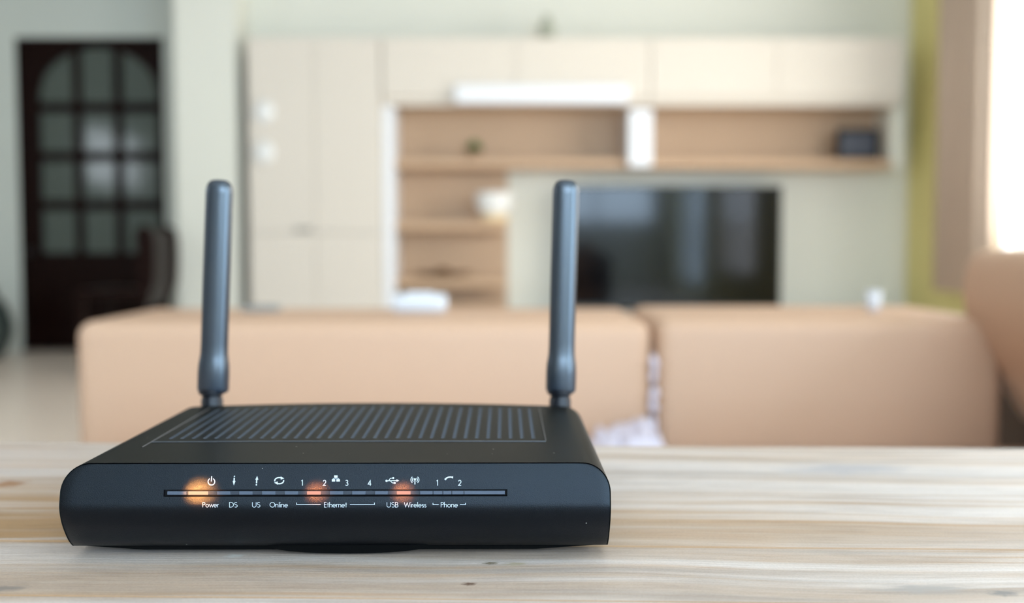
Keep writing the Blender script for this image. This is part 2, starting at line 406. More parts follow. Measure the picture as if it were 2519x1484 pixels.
bm = B(d0-.0, d0+.012, YD, YD+.12, 0, dtop); box(bm, d1-.012, d1, YD, YD+.12, 0, dtop); box(bm, d0, d1, YD, YD+.12, dtop-.012, dtop)
S('trim_1', bm, M['darkwood'])
bm = B(XL, d0, YD-.015, YD, 0, .09); box(bm, d1, pil0, YD-.015, YD, 0, .09)
S('baseboard_hall', bm, M['wall_grey'])
S('baseboard_back', B(pil1, XR, YB-.015, YB, 0, .09), M['wall'])

# ================================================================== WALL FURNITURE
YW = 6.22
def X(px, Y, py=420): return P(px, py, Y).x
def Z(py, Y, px=1300): return P(px, py, Y).z
# wardrobe
wx0, wx1, wz1, wzs = X(611, YW), X(938, YW), Z(92, YW), Z(573, YW)
wr = empty('wardrobe', ((wx0+wx1)/2, YW+.2, 0), 'tall cream wardrobe with two tiers of plain doors beside the pale column', 'wardrobe')
link('cabinet_body', B(wx0, wx1, YW+.022, YB-.012, 0, wz1, .002, 1), M['cream'], wr)
wm = (wx0+wx1)/2
def door_leaf(a, b, c, d, Y, root, mt=None, h=None):
    dl = link('door', B(a+.0015, b-.0015, Y, Y+.02, c+.002, d-.002, .002, 1), mt or M['cream'], root, angle=30)
    if h: link('handle', B(h[0]-h[2], h[0]+h[2], Y-.018, Y, h[1]-.008, h[1]+.008, .004, 2), M['grey'], dl)
    return dl
door_leaf(wx0, wm, wzs, wz1, YW, wr, h=(wm-.07, wzs+.02, .05)); door_leaf(wm, wx1, wzs, wz1, YW, wr)
door_leaf(wx0, wm, .06, wzs, YW, wr); door_leaf(wm, wx1, .06, wzs, YW, wr)
for py in (275, 375):  # plain white discs at two pale round spots of the door
    c = P(650, py, YW)
    kb = lathe(bmesh.new(), [(.004, 0), (.055, .002), (.06, .008), (.05, .016), (.004, .018)], (0, 0, 0), 20)
    for v in kb.verts: v.co = Vector((c.x+v.co.x, YW-.001-v.co.z, c.z+v.co.y*1.15))
    bmesh.ops.recalc_face_normals(kb, faces=kb.faces)
    o = link('round_disc', kb, M['white_cer'], None, smooth=True,
             label='white round disc on the wardrobe door, '+('upper' if py == 275 else 'lower')+' of the two', cat='wall hook', group='round discs on the wardrobe door')  # plain discs, no hook modelled
# overhead cabinets
oz0, oz1 = Z(238, YW), Z(92, YW)
ox = [X(941, YW), X(1270, YW), X(1600, YW), X(1910, YW), X(2218, YW)]
for k, lab in ((0, 'cream overhead cabinet beside the tall wardrobe, above the potted plant'), (2, 'cream overhead cabinet at the curtain end, above the television')):
    a, b = ox[k], ox[k+2]-.003
    oc = empty('overhead_cabinet', ((a+b)/2, YW+.2, oz0), lab, 'cabinet', 'overhead cabinets along the back wall')
    link('cabinet_body', B(a, b, YW+.022, YB-.012, oz0, oz1, .002, 1), M['cream'], oc)
    door_leaf(a, ox[k+1], oz0, oz1, YW, oc); door_leaf(ox[k+1], b, oz0, oz1, YW, oc)
    link('bottom_rail', B(a, b, YW+.03, YW+.06, Z(258, YW), oz0, .002, 1), M['cream'], oc)
link('pelmet_strip', B(X(1120, YW-.03), X(1545, YW-.03), YW-.045, YW-.002, Z(256, YW), Z(212, YW), .006, 2), M['white'], None,  # white valance panel under the cabinets, no lamp inside
     label='long glossy white valance strip under the overhead cabinets', cat='light fitting')  # plain valance panel, not a lamp
# display shelving
YS = 6.30
sh = empty('display_shelving', (X(1500, YS), YS+.1, 0), 'open tan wood shelving, long top niche and narrow tower of shelves beside the television', 'shelving')
zt_n, z_sh1, z_sh0 = Z(258, YW), Z(392, YS), Z(412, YS)
link('niche_back_panel', B(X(968, YB-.03), X(2195, YB-.03), YB-.03, YB-.005, z_sh0, oz0-.003), M['tanwood'], sh)
link('long_shelf', B(X(965, YS), X(2192, YS), YS, YB-.03, z_sh0, z_sh1, .003, 1), M['tanwood'], sh)
link('divider', B(X(1547, YS-.05), X(1604, YS-.05), YS-.05, YB-.03, z_sh0+.002, zt_n-.02, .004, 1), M['white'], sh, label='white upright divider')
link('end_panel', B(X(2192, YS), X(2222, YS), YS+.02, YB-.03, z_sh0, zt_n-.003, .003, 1), M['wall'], sh, label='pale end panel')
link('side_panel', B(wx1+.004, X(970, YS-.03), YS-.03, YB-.03, .3, zt_n, .003, 1), M['white'], sh, label='white side panel')
tx0, tx1 = X(968, YS), X(1246, YS)
link('tower_back_panel', B(tx0, X(1248, YB-.03), YB-.03, YB-.005, .3, z_sh0-.002), M['tanwood'], sh)
for py0, py1 in ((546, 566), (685, 706), (752, 768)):
    link('shelf', B(tx0, tx1, YS, YB-.03, Z(py1, YS), Z(py0, YS), .003, 1), M['tanwood'], sh)
# low console below
cz = .30
co = empty('media_console', (X(1600, YS), YS, 0), 'long low cream media console under the television, behind the sofa', 'cabinet')
link('cabinet_body', B(tx0, X(2225, YS-.05), YS-.05, YB-.035, .06, cz-.003, .004, 1), M['cream'], co)
link('plinth', B(tx0+.03, X(2225, YS)-.03, YS, YB-.05, 0, .06), M['tvf'], co)
for k in range(3):
    a = tx0+(X(2225, YS-.05)-tx0)*k/3; b = tx0+(X(2225, YS-.05)-tx0)*(k+1)/3
    link('drawer', B(a+.003, b-.003, YS-.07, YS-.05, .07, cz-.01, .002, 1), M['cream'], co)
# television
YT = 6.42
tv = empty('television', (X(1665, YT), YT, cz), 'large black flat television under the long shelf on the back wall', 'television')
t0, t1, tz0, tz1 = X(1398, YT), X(1925, YT), Z(757, YT), Z(457, YT)
bm = B(t0, t1, YT, YT+.035, tz0, tz1, .004, 2)
link('housing', bm, M['tvf'], tv)
link('screen', B(t0+.014, t1-.014, YT-.004, YT+.001, tz0+.018, tz1-.014, .001, 1), M['tv'], tv)
bm = B((t0+t1)/2-.04, (t0+t1)/2+.04, YT+.005, YT+.03, cz, tz0+.02); box(bm, (t0+t1)/2-.22, (t0+t1)/2+.22, YT-.09, YT+.11, cz-.002, cz+.015, .004, 1)
link('stand', bm, M['tvf'], tv)
# potted plant on the long shelf
c = P(1167, 392, YS+.09); c.z = z_sh1
pl = empty('potted_plant', c, 'small spiky green plant in a tan pot on the long shelf', 'plant')
link('pot', lathe(bmesh.new(), [(.028, 0), (.038, .05), (.041, .055), (.036, .056), (.033, .05)], c, 20), M['pot'], pl, smooth=True, angle=40)
bm = bmesh.new()
for i in range(170):
    a = random.uniform(0, 6.28); e = random.uniform(.15, 1.45); L = random.uniform(.055, .088); w = .011
    d = Vector((math.cos(a)*math.cos(e), math.sin(a)*math.cos(e), math.sin(e))); s = d.cross(Vector((0, 0, 1))).normalized()*w
    b0 = c+Vector((0, 0, .05)); m1 = b0+d*L*.5; t_ = b0+d*L+Vector((0, 0, -.01))
    up = s.cross(d).normalized()*.002
    v = [bm.verts.new(q) for q in (b0-s*.4, b0+s*.4, m1+s+up, m1-s+up, t_)]
    v2 = [bm.verts.new(q) for q in (b0-s*.4-up, b0+s*.4-up, m1+s-up, m1-s-up)]
    bm.faces.new((v[0], v[1], v[2], v[3])); bm.faces.new((v[3], v[2], v[4])); bm.faces.new((v2[3], v2[2], v2[1], v2[0])); bm.faces.new((v[4], v2[2], v2[3]))
link('foliage', bm, M['leaf'], pl, kind='stuff')
# dark framed picture
c = P(2110, 400, YS+.1)
pf = empty('picture_frame', (c.x, YS+.1, z_sh1), 'small dark framed blue-grey picture at the curtain end of the long shelf', 'picture frame')
fx0, fx1, fz1 = X(2057, YS+.08), X(2163, YS+.08), Z(316, YS+.08)
Yp = YS+.08
bm = bmesh.new(); t = .03
box(bm, fx0, fx1, Yp, Yp+.02, z_sh1, z_sh1+t, .003, 1); box(bm, fx0, fx1, Yp, Yp+.02, fz1-t, fz1, .003, 1)
box(bm, fx0, fx0+t, Yp, Yp+.02, z_sh1+t, fz1-t, .003, 1); box(bm, fx1-t, fx1, Yp, Yp+.02, z_sh1+t, fz1-t, .003, 1)
box(bm, fx0+.01, fx1-.01, Yp+.015, Yp+.024, z_sh1+.01, fz1-.01)
link('frame', bm, M['frame'], pf)
link('picture', B(fx0+t, fx1-t, Yp+.008, Yp+.014, z_sh1+t, fz1-t), M['photo'], pf)
link('stand', B((fx0+fx1)/2-.02, (fx0+fx1)/2+.02, Yp+.024, Yp+.09, z_sh1, z_sh1+.02), M['frame'], pf)
# white bowl on the tower shelf
c = P(1216, 540, YS+.06); zz = Z(546, YS)
c.z = zz
bw = empty('bowl', c, 'white bowl with a cream foot at the open end of the tower shelf', 'bowl')
link('bowl_body', lathe(bmesh.new(), [(.07, .035), (.10, .07), (.113, .12), (.115, .175), (.109, .175), (.10, .12), (.07, .06)], c, 32), M['white_cer'], bw, smooth=True)
link('foot', lathe(bmesh.new(), [(.065, 0), (.085, .012), (.082, .045), (.06, .05)], c, 32), M['amber'], bw, smooth=True)
# brown dish on the lower shelf
c = P(1090, 680, YS+.1); zz = Z(685, YS); c.z = zz
ds = empty('serving_dish', c, 'long shallow dark brown wooden dish with a knob on the lowest tower shelf', 'dish')
link('dish_body', lathe(bmesh.new(), [(.05, 0), (.12, .012), (.19, .03), (.185, .034), (.11, .02), (.02, .016)], c, 32, 1, .45), M['brown'], ds, smooth=True)
link('knob', lathe(bmesh.new(), [(.05, .018), (.06, .03), (.045, .045), (.02, .06), (.004, .064)], c, 20, 1, .8), M['brown'], ds, smooth=True)
# ornament on top of the overhead cabinet
c = P(1346, 90, YW+.12); c.z = oz1
link('vase', lathe(bmesh.new(), [(.03, 0), (.05, .03), (.055, .07), (.035, .11), (.02, .135), (.026, .15), (.02, .15)], c, 24), mat('sage_glaze', (.42, .44, .36), .5, .4), None, smooth=True,
     label='small sage green vase standing on top of the overhead cabinets', cat='vase')
# dark wooden chair, seen from the side in front of the hall wall
YCx = 5.72
ch = empty('wooden_chair', (P(380, 800, YCx).x, YCx+.2, 0), 'dark carved wooden chair, high curved back, between the door and the column', 'chair')
def pp(l, Y): return [(P(a, b, Y).x, P(a, b, Y).z) for a, b in l]
back = pp([(398, 566), (418, 556), (434, 566), (440, 590), (441, 640), (439, 690), (430, 718), (421, 745), (418, 800), (404, 800), (404, 740), (400, 690), (402, 630), (396, 590)], YCx+.43)
bm = prism(bmesh.new(), back, YCx, YCx+.045); link('backrest_stile', bm, M['darkwood'], ch)
bm = prism(bmesh.new(), back, YCx+.385, YCx+.43); link('backrest_stile', bm, M['darkwood'], ch)
inner = [(x*1, z) for x, z in pp([(404, 575), (428, 570), (434, 600), (434, 690), (416, 745), (408, 745), (410, 690), (408, 620)], YCx+.43)]
link('back_panel', prism(bmesh.new(), inner, YCx+.045, YCx+.385), M['darkwood'], ch)
sx1 = P(418, 800, YCx+.43).x; sx0 = sx1-.37
link('seat', B(sx0, sx1, YCx-.01, YCx+.44, .42, .46, .01, 2), M['darkwood'], ch)
for a in (sx0+.01, sx1-.045):
    for b in (YCx+.0, YCx+.39): link('leg', B(a, a+.035, b, b+.035, 0, .42, .004, 1), M['darkwood'], ch)
# dark round vessel at the left edge of the picture
c = P(-40, 860, 6.5); c.z = 0
link('floor_vase', lathe(bmesh.new(), [(.08, 0), (.12, .03), (.165, .13), (.17, .22), (.14, .32), (.09, .39), (.07, .42), (.085, .45), (.07, .45)], c, 32), M['darkgrey'], None, smooth=True,
     label='dark grey-green rounded floor vase at the far left edge, left of the door', cat='vase')
# curtain on the right wall
bm = bmesh.new()
cy0, cy1 = 5.30, 5.96; n = 90
topz, botz = 2.62, P(2350, 722, 5.5).z
ring = []
for i in range(n+1):
    t = i/n; y = cy0+(cy1-cy0)*t
    off_ = .035*math.sin(t*2*math.pi*6.5)+.012*math.sin(t*37)
    ring.append((XR-.09+off_, y))
vs = []
for k, zz in enumerate((botz, (botz+topz)/2, topz)):
    a = [bm.verts.new((x, y, zz)) for x, y in ring]; b = [bm.verts.new((x+.006, y, zz)) for x, y in ring]; vs.append((a, b))
for (a, b), (c_, d) in zip(vs, vs[1:]):
    for i in range(n):
        bm.faces.new((a[i], c_[i], c_[i+1], a[i+1])); bm.faces.new((b[i+1], d[i+1], d[i], b[i]))
for (a, b) in (vs[0], vs[2]):
    for i in range(n): bm.faces.new((a[i], a[i+1], b[i+1], b[i]))
for i in (0, n):
    for (a, b), (c_, d) in zip(vs, vs[1:]): bm.faces.new((a[i], b[i], d[i], c_[i]))
bmesh.ops.recalc_face_normals(bm, faces=bm.faces)
cu = empty('curtain', (XR-.09, (cy0+cy1)/2, botz), 'beige pleated curtain drawn aside at the bright window on the right', 'curtain')
link('curtain_cloth', bm, M['curtain'], cu, smooth=True)
rod = bmesh.new(); bmesh.ops.create_cone(rod, cap_ends=True, segments=16, radius1=.014, radius2=.014, depth=2.9, matrix=Matrix.Translation((XR-.09, 4.6, topz+.005))@Matrix.Rotation(R(90), 4, 'X'))
link('curtain_rod', rod, M['darkwood'], cu)

# ================================================================== SOFA
YS_, sz = 1.72, P(900, 792, 1.72).z
yb = G(900, 757, sz).y
sofa = empty('sofa', (.3, 1.55, 0), 'tan leather sofa with two backrest cushions facing the table', 'sofa')
def cushion(x0, x1, y0, y1, z0, z1, rad, bul=.0):
    bm = B(x0, x1, y0, y1, z0, z1, rad, 5)
    return bm
sl0, sl1 = X(181, YS_, 900), X(1604, YS_, 900)
sr0, sr1 = X(1614, YS_, 900), X(2640, YS_, 900)
link('backrest', cushion(sl0, sl1, YS_, yb, .34, sz, .026), M['leather'], sofa, smooth=True)
link('backrest', cushion(sr0, X(2475, YS_, 900), YS_, yb+.01, .34, sz+.004, .026), M['leather'], sofa, smooth=True)
mid = (sl1+sr0)/2
link('seat_cushion', cushion(sl0+.01, mid-.003, 1.12, YS_+.01, .27, .385, .03), M['leather'], sofa, smooth=True)
link('seat_cushion', cushion(mid+.003, sr1, 1.12, YS_+.01, .27, .385, .03), M['leather'], sofa, smooth=True)
link('base', B(sl0+.02, sr1, 1.14, yb, .07, .275, .01, 2), M['leather'], sofa)
for x in (sl0+.08, sr1-.1):
    for y in (1.19, yb-.06): link('leg', lathe(bmesh.new(), [(.018, 0), (.026, .075)], (x, y, 0), 16), M['darkwood'], sofa, smooth=True, angle=40)
# tall tilted cushion at the right
def pillow(outline, Yc, thick, rings=9):
    bm = bmesh.new(); n = len(outline)
    cx = sum(p[0] for p in outline)/n; cz_ = sum(p[1] for p in outline)/n
    loops = []
    for k in range(rings):
        a = math.pi*(k/(rings-1)-.5); s = .80+.20*math.cos(a)**.8 if abs(math.cos(a)) > 1e-6 else .80
        y = Yc+thick/2*math.sin(a)
        loops.append([bm.verts.new((cx+(x-cx)*s, y, cz_+(z-cz_)*s)) for x, z in outline])
    for a, b in zip(loops, loops[1:]):
        for i in range(n): bm.faces.new((a[i], a[(i+1) % n], b[(i+1) % n], b[i]))
    for lp, sg in ((loops[0], -1), (loops[-1], 1)):
        prev = lp
        for s in (.6, .3):
            cur = [bm.verts.new((cx+(v.co.x-cx)/.80*.8*s, v.co.y+sg*thick*.10*(1-s), cz_+(v.co.z-cz_)*s)) for v in lp]
            for i in range(n): bm.faces.new((prev[i], prev[(i+1) % n], cur[(i+1) % n], cur[i]))
            prev = cur
        bm.faces.new(prev)
    bmesh.ops.recalc_face_normals(bm, faces=bm.faces)
    return bm
def pillow_slab(outline, y0, y1, r=.035):
    bm = bmesh.new(); n = len(outline)
    cx = sum(p[0] for p in outline)/n; cz_ = sum(p[1] for p in outline)/n; hw = (max(p[0] for p in outline)-min(p[0] for p in outline))/2
    st = []
    for k in range(6):
        a = math.pi/2*k/5; st.append((y0+r-r*math.cos(a), 1-(r/hw)*(1-math.sin(a))))
    for k in range(6):
        a = math.pi/2*k/5; st.append((y1-r+r*math.sin(a), 1-(r/hw)*(1-math.cos(a))))
    lo = [[bm.verts.new((cx+(x-cx)*s_, y, cz_+(z-cz_)*s_)) for x, z in outline] for y, s_ in st]
    for a, b in zip(lo, lo[1:]):
        for i in range(n): bm.faces.new((a[i], a[(i+1) % n], b[(i+1) % n], b[i]))
    bm.faces.new(lo[0]); bm.faces.new(lo[-1]); bmesh.ops.recalc_face_normals(bm, faces=bm.faces)
    return bm
def smooth_loop(pts, it=3):
    for _ in range(it):
        q = []
        for i in range(len(pts)):
            a, b = pts[i], pts[(i+1) % len(pts)]
            q += [(a[0]*.75+b[0]*.25, a[1]*.75+b[1]*.25), (a[0]*.25+b[0]*.75, a[1]*.25+b[1]*.75)]
        pts = q
    return pts
YP = 1.72
ol = smooth_loop(pp([(2392, 790), (2404, 625), (2470, 612), (2640, 612), (2700, 700), (2740, 1060), (2700, 1066), (2562, 1066), (2519, 1000)], YP))
link('side_backrest', pillow_slab(ol, .72, YP+.07), M['leather'], sofa, smooth=True)
xe = max(x for x, z in ol)
link('side_frame', B(xe-.03, xe+.09, .70, yb, .07, .60, .02, 3), M['frame_shade'], sofa, smooth=True)
# lavender cloth crumpled on the seat and caught in the gap
bm = bmesh.new()
bx0, bx1 = X(1440, 1.62, 1100), X(1628, 1.62, 1100)
nx, ny = 36, 22; y0_, y1_ = 1.50, 1.712
top = []
for j in range(ny+1):
    row = []
    for i in range(nx+1):
        u, v = i/nx, j/ny
        e = min(1, 6*min(u, 1-u))*min(1, 6*min(v, 1-v))
        h = (.022+.035*u+.016*noise.noise(Vector((u*7, v*5, 1)))+.010*noise.noise(Vector((u*16, v*12, 4))))*e**.6
        row.append(bm.verts.new((bx0+(bx1-bx0)*u, y0_+(y1_-y0_)*v, .388+max(.0008, h))))
    top.append(row)
for j in range(ny):
    for i in range(nx): bm.faces.new((top[j][i], top[j][i+1], top[j+1][i+1], top[j+1][i]))
edge = [top[0][i] for i in range(nx+1)]+[top[j][nx] for j in range(1, ny+1)]+[top[ny][i] for i in range(nx-1, -1, -1)]+[top[j][0] for j in range(ny-1, 0, -1)]
low = [bm.verts.new((v.co.x, v.co.y, .3865)) for v in edge]
for i in range(len(edge)): bm.faces.new((low[i], low[(i+1) % len(edge)], edge[(i+1) % len(edge)], edge[i]))
gxm = X(1609, 1.715, 950)
rings_ = []
for k in range(28):
    t = k/27; z = .392+t*(P(1609, 870, 1.715).z-.392)
    r = (.0046+.0028*math.sin(k*1.35)+.0016*math.sin(k*.6))*(1-.35*t)
    rings_.append([bm.verts.new((gxm+r*math.cos(a)*1.15+.0012*math.sin(k*.9), 1.718+r*math.sin(a), z)) for a in [2*math.pi*q/10 for q in range(10)]])
for a, b in zip(rings_, rings_[1:]):
    for i in range(10): bm.faces.new((a[i], a[(i+1) % 10], b[(i+1) % 10], b[i]))
bm.faces.new(rings_[-1]); bm.faces.new(list(reversed(rings_[0])))
bmesh.ops.recalc_face_normals(bm, faces=bm.faces)
link('crumpled_cloth', bm, M['lav'], None, smooth=True, label='lavender white cloth crumpled on the seat and caught between the two backrests', cat='cloth')
# small things on top of the backrests
g = G(1032, 768, sz); g.z = sz
bx = empty('tissue_pack', g, 'white rounded pack on the backrest top, in front of the wood shelves', 'box')
hw_ = (X(1098, g.y, 760)-X(966, g.y, 760))/2; hgt = P(1032, 724, g.y).z-sz
link('pack_body', B(g.x-hw_, g.x+hw_, g.y-.012, g.y+.04, sz, sz+hgt, .009, 4), M['cup'], bx, smooth=True)
link('lid', B(g.x-hw_*.5, g.x+hw_*.5, g.y-.002, g.y+.03, sz+hgt-.001, sz+hgt+.003, .0015, 1), M['white'], bx)
g = G(2148, 765, sz+.004); g.z = sz+.004
cp = empty('cup', g, 'small pale cup on the right backrest, near the window', 'cup')
link('cup_body', lathe(bmesh.new(), [(.009, 0), (.012, .004), (.0145, .034), (.0135, .034), (.011, .006), (.002, .004)], g, 24), M['cup'], cp, smooth=True)
link('rim', lathe(bmesh.new(), [(.0145, .034), (.0152, .0355), (.0145, .037), (.0135, .0355)], g, 24), M['cup'], cp, smooth=True)
g = G(640, 768, sz); g.z = sz
rc = empty('remote_control', g, 'flat grey remote control on the left backrest, below the wardrobe', 'remote')
rw = (X(690, g.y, 760)-X(598, g.y, 760))/2
link('case', B(g.x-rw, g.x+rw, g.y-.004, g.y+.032, sz, sz+.011, .004, 3), M['grey'], rc, smooth=True)
kb = bmesh.new()
for i in range(5):
    for j in range(2): box(kb, g.x-rw*.7+i*rw*.32, g.x-rw*.7+i*rw*.32+.005, g.y+.006+j*.011, g.y+.011+j*.011, sz+.0105, sz+.0125)
link('buttons', kb, M['tvf'], rc)

# ================================================================== TABLE
tb = empty('wooden_table', (.1, .3, 0), 'whitewashed rustic timber table of wide boards in the foreground', 'table')
ang = R(-2.2); ca, sa = math.cos(ang), math.sin(ang)
def rt(x, y): return (x*ca-y*sa, x*sa+y*ca)
far = G(1260, 1095, TABLE).y
cuts = [-.12, .0, .135, .262, G(1000, 1478, TABLE).y, G(800, 1343, TABLE).y, .548, far]
for k, (a, b) in enumerate(zip(cuts, cuts[1:])):
    bm = bmesh.new(); gap = .0004; n = 60
    xs_ = [-.95+1.95*i/n for i in range(n+1)]
    up = random.uniform(-.0002, .0001) if k else 0
    def wob(x, s): return .0007*noise.noise(Vector((x*6, s*9.1, 0)))
    prof = []
    for x in xs_:
        y0 = a+gap+wob(x, k); y1 = b-gap+wob(x, k+1)
        bev = .0006+.0004*noise.noise(Vector((x*11, k, 3)))
        prof.append([(y0, TABLE-.03), (y0, TABLE-bev), (y0+bev*1.1, TABLE+up), (y1-bev*1.1, TABLE+up), (y1, TABLE-bev), (y1, TABLE-.03)])
    vr = [[bm.verts.new((*rt(x, y), z)) for y, z in pr] for x, pr in zip(xs_, prof)]
    for p_, q_ in zip(vr, vr[1:]):
        for i in range(6):
            f = bm.faces.new((p_[i], q_[i], q_[(i+1) % 6], p_[(i+1) % 6]))
            f.material_index = 1 if i in (0, 1, 3, 4) else 0
    bm.faces.new(list(reversed(vr[0]))); bm.faces.new(vr[-1])
    bmesh.ops.recalc_face_normals(bm, faces=bm.faces)
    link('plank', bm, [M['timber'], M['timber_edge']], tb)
def rbox(x0, x1, y0, y1, z0, z1):
    bm = B(x0, x1, y0, y1, z0, z1, .003, 1)
    for v in bm.verts: v.co.x, v.co.y = rt(v.co.x, v.co.y)
    return bm
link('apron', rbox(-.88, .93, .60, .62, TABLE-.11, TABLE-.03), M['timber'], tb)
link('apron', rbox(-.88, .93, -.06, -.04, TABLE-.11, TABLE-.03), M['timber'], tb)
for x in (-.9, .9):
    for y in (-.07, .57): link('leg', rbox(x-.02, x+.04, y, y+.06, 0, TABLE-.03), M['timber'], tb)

# ================================================================== ROUTER
Z0 = TABLE+FEET
KN = [(0, .0125), (.0015, .0104), (.004, .0078), (.008, .0047), (.012, .0022), (.016, .0006), (.0195, 0), (.0225, .0005), (.0265, .0015), (.031, .00275), (.0365, .0045)]
def yf(h):
    h = max(0, min(h, KN[-1][0]))
    for (a, va), (b, vb) in zip(KN, KN[1:]):
        if h <= b:
            i = KN.index((a, va)); pa = KN[max(0, i-1)]; nb = KN[min(len(KN)-1, i+2)]
            m0 = (vb-pa[1])/(b-pa[0]) if b != pa[0] else 0; m1 = (nb[1]-va)/(nb[0]-a); w = b-a; t = (h-a)/w
            return YR+(2*t**3-3*t*t+1)*va+(t**3-2*t*t+t)*w*m0+(-2*t**3+3*t*t)*vb+(t**3-t*t)*w*m1
    return YR+KN[-1][1]
xc = (P(1503, 1235, YR).x+P(145, 1235, YR).x)/2
RR = .0115
def hwid(h, ins=0):
    top = RH-ins; w = RW/2-ins; r = RR-ins
    if h > top-r:
        d = h-(top-r); return w-r+math.sqrt(max(0, r*r-d*d))
    return w
YBK = YR+.0043+.149
def FP(px, py, out=.00012):
    Y = YR
    for _ in range(12):
        p = P(px, py, Y); Y = yf(p.z-Z0)
    p = P(px, py, Y); p.y -= out; return p
router = empty('router', (xc, YR+.08, TABLE), 'black wireless router with two antennas and three glowing orange lights, on the wooden table', 'router')
sA, sB = FP(403, 1204, 0), FP(1248, 1222, 0)
sz1, sz0 = FP(824, 1204.5, 0).z-Z0, FP(824, 1222, 0).z-Z0
sx0_, sx1_ = sA.x, sB.x
def hrows(ins):
    hs = set([0, RH-ins, sz0, sz1]); top = RH-ins; r = RR-ins
    for i in range(13): hs.add(top-r+r*math.sin(math.pi/2*i/12))
    h = .001
    while h < top-r: hs.add(h); h += .001
    hs = sorted(hs); out = [hs[0]]
    for q in hs[1:]:
        if q-out[-1] > .00018 or q in (sz0, sz1, top): out.append(q)
    return out
# --- front panel
ins = .00035
hs = hrows(ins); bm = bmesh.new(); grid = []
def cols(w):
    a = [-w+(sx0_-xc+w)*(i/8) for i in range(8)]+[sx0_-xc+(sx1_-sx0_)*i/24 for i in range(25)]+[sx1_-xc+(w-(sx1_-xc))*i/10 for i in range(1, 11)]
    return a
for h in hs:
    w = hwid(h, ins); row = []
    for x in cols(w): row.append(bm.verts.new((xc+x, yf(h), Z0+h)))
    grid.append(row)
NC = len(grid[0])
pocket = []
for j in range(len(hs)-1):
    for i in range(NC-1):
        if sz0-1e-6 <= hs[j] and hs[j+1] <= sz1+1e-6 and 8 <= i < 32: continue
        bm.faces.new((grid[j][i], grid[j][i+1], grid[j+1][i+1], grid[j+1][i]))
# pocket walls
j0, j1 = hs.index(sz0), hs.index(sz1)
loop = [grid[j0][i] for i in range(8, 33)]+[grid[j][32] for j in range(j0+1, j1+1)]+[grid[j1][i] for i in range(31, 7, -1)]+[grid[j][8] for j in range(j1-1, j0, -1)]
deep = [bm.verts.new((v.co.x, YR+.0028, v.co.z)) for v in loop]
for i in range(len(loop)):
    f = bm.faces.new((loop[i], loop[(i+1) % len(loop)], deep[(i+1) % len(loop)], deep[i])); f.material_index = 1
f = bm.faces.new(deep); f.material_index = 1
# rim turned back
rim = [grid[0][i] for i in range(NC)]+[grid[j][NC-1] for j in range(1, len(hs))]+[grid[-1][i] for i in range(NC-2, -1, -1)]+[grid[j][0] for j in range(len(hs)-2, 0, -1)]
p1 = [bm.verts.new((v.co.x, v.co.y+.004, v.co.z)) for v in rim]
for i in range(len(rim)): bm.faces.new((rim[i], rim[(i+1) % len(rim)], p1[(i+1) % len(rim)], p1[i]))
bmesh.ops.recalc_face_normals(bm, faces=bm.faces)
rs = set(rim)
es = [e for e in bm.edges if e.verts[0] in rs and e.verts[1] in rs and e.calc_face_angle(0) > R(35)]
bmesh.ops.bevel(bm, geom=es, offset=.00035, segments=2, profile=.5, affect='EDGES')
fp = link('front_panel', bm, [M['front'], M['slot']], router, smooth=True, angle=32)
# --- casing
hs = hrows(0); bm = bmesh.new()
gy0, gy1 = G(1100, 1087, Z0+RH).y, G(1000, 1007, Z0+RH).y
gx0, gx1 = G(374, 1087, Z0+RH).x, G(1343, 1087, Z0+RH).x
stat = [0.0, .0006, .002, .006, .012]+[gy0-YR-.0062]+[gy0-YR-.0062+(gy1-gy0)*i/14 for i in range(1, 15)]+[.142, .146, .149]
w = hwid(RH)
tops = [-w+(gx0-xc+w)*i/5 for i in range(5)]+[gx0-xc+(gx1-gx0)*i/26 for i in range(27)]+[gx1-xc+(w-gx1+xc)*i/5 for i in range(1, 6)]
def crown(x, y):
    t = max(0, min(1, (y-YR-.02)/.12)); t = t*t*(3-2*t)
    return .0019*max(0, 1-((x-xc)/w)**2)*t
sections = []
for k, s in enumerate(stat):
    sec = []
    def yy(h): return yf(h)+s*(1 if k < 3 else 0)+((YR+.0043+s)-yf(h) if k >= 3 else 0)
    for h in hs[:-1]: sec.append(((-hwid(h)), h))
    for x in tops: sec.append((x, RH))
    for h in reversed(hs[:-1]): sec.append((hwid(h), h))
    row = []
    for x, h in sec:
        y = yf(h)+s if k < 3 else max(YR+.0043+s, yf(h)+.0022)
        z = Z0+h+(crown(xc+x, y) if h > RH-.004 else 0)
        row.append(bm.verts.new((xc+x, y, z)))
    sections.append(row)
nl = len(hs)-1; ng = 5
for ia, (a, b) in enumerate(zip(sections, sections[1:])):
    for i in range(len(a)-1):
        if nl+ng <= i < nl+ng+26 and 5 <= ia < 19: continue
        bm.faces.new((a[i], a[i+1], b[i+1], b[i]))
    bm.faces.new((a[-1], a[0], b[0], b[-1]))
bm.faces.new(sections[-1])
# thin front lip of the shell, turned in behind the front panel
lip = []
for v in sections[0]:
    d = Vector((xc-v.co.x, 0, Z0+RH*.5-v.co.z)); d.normalize(); lip.append(bm.verts.new(v.co+d*.0009+Vector((0, .0009, 0))))
a = sections[0]
for i in range(len(a)): bm.faces.new((a[(i+1) % len(a)], a[i], lip[i], lip[(i+1) % len(a)]))
bmesh.ops.recalc_face_normals(bm, faces=bm.faces)
link('casing', bm, M['case'], router, smooth=True, angle=32)
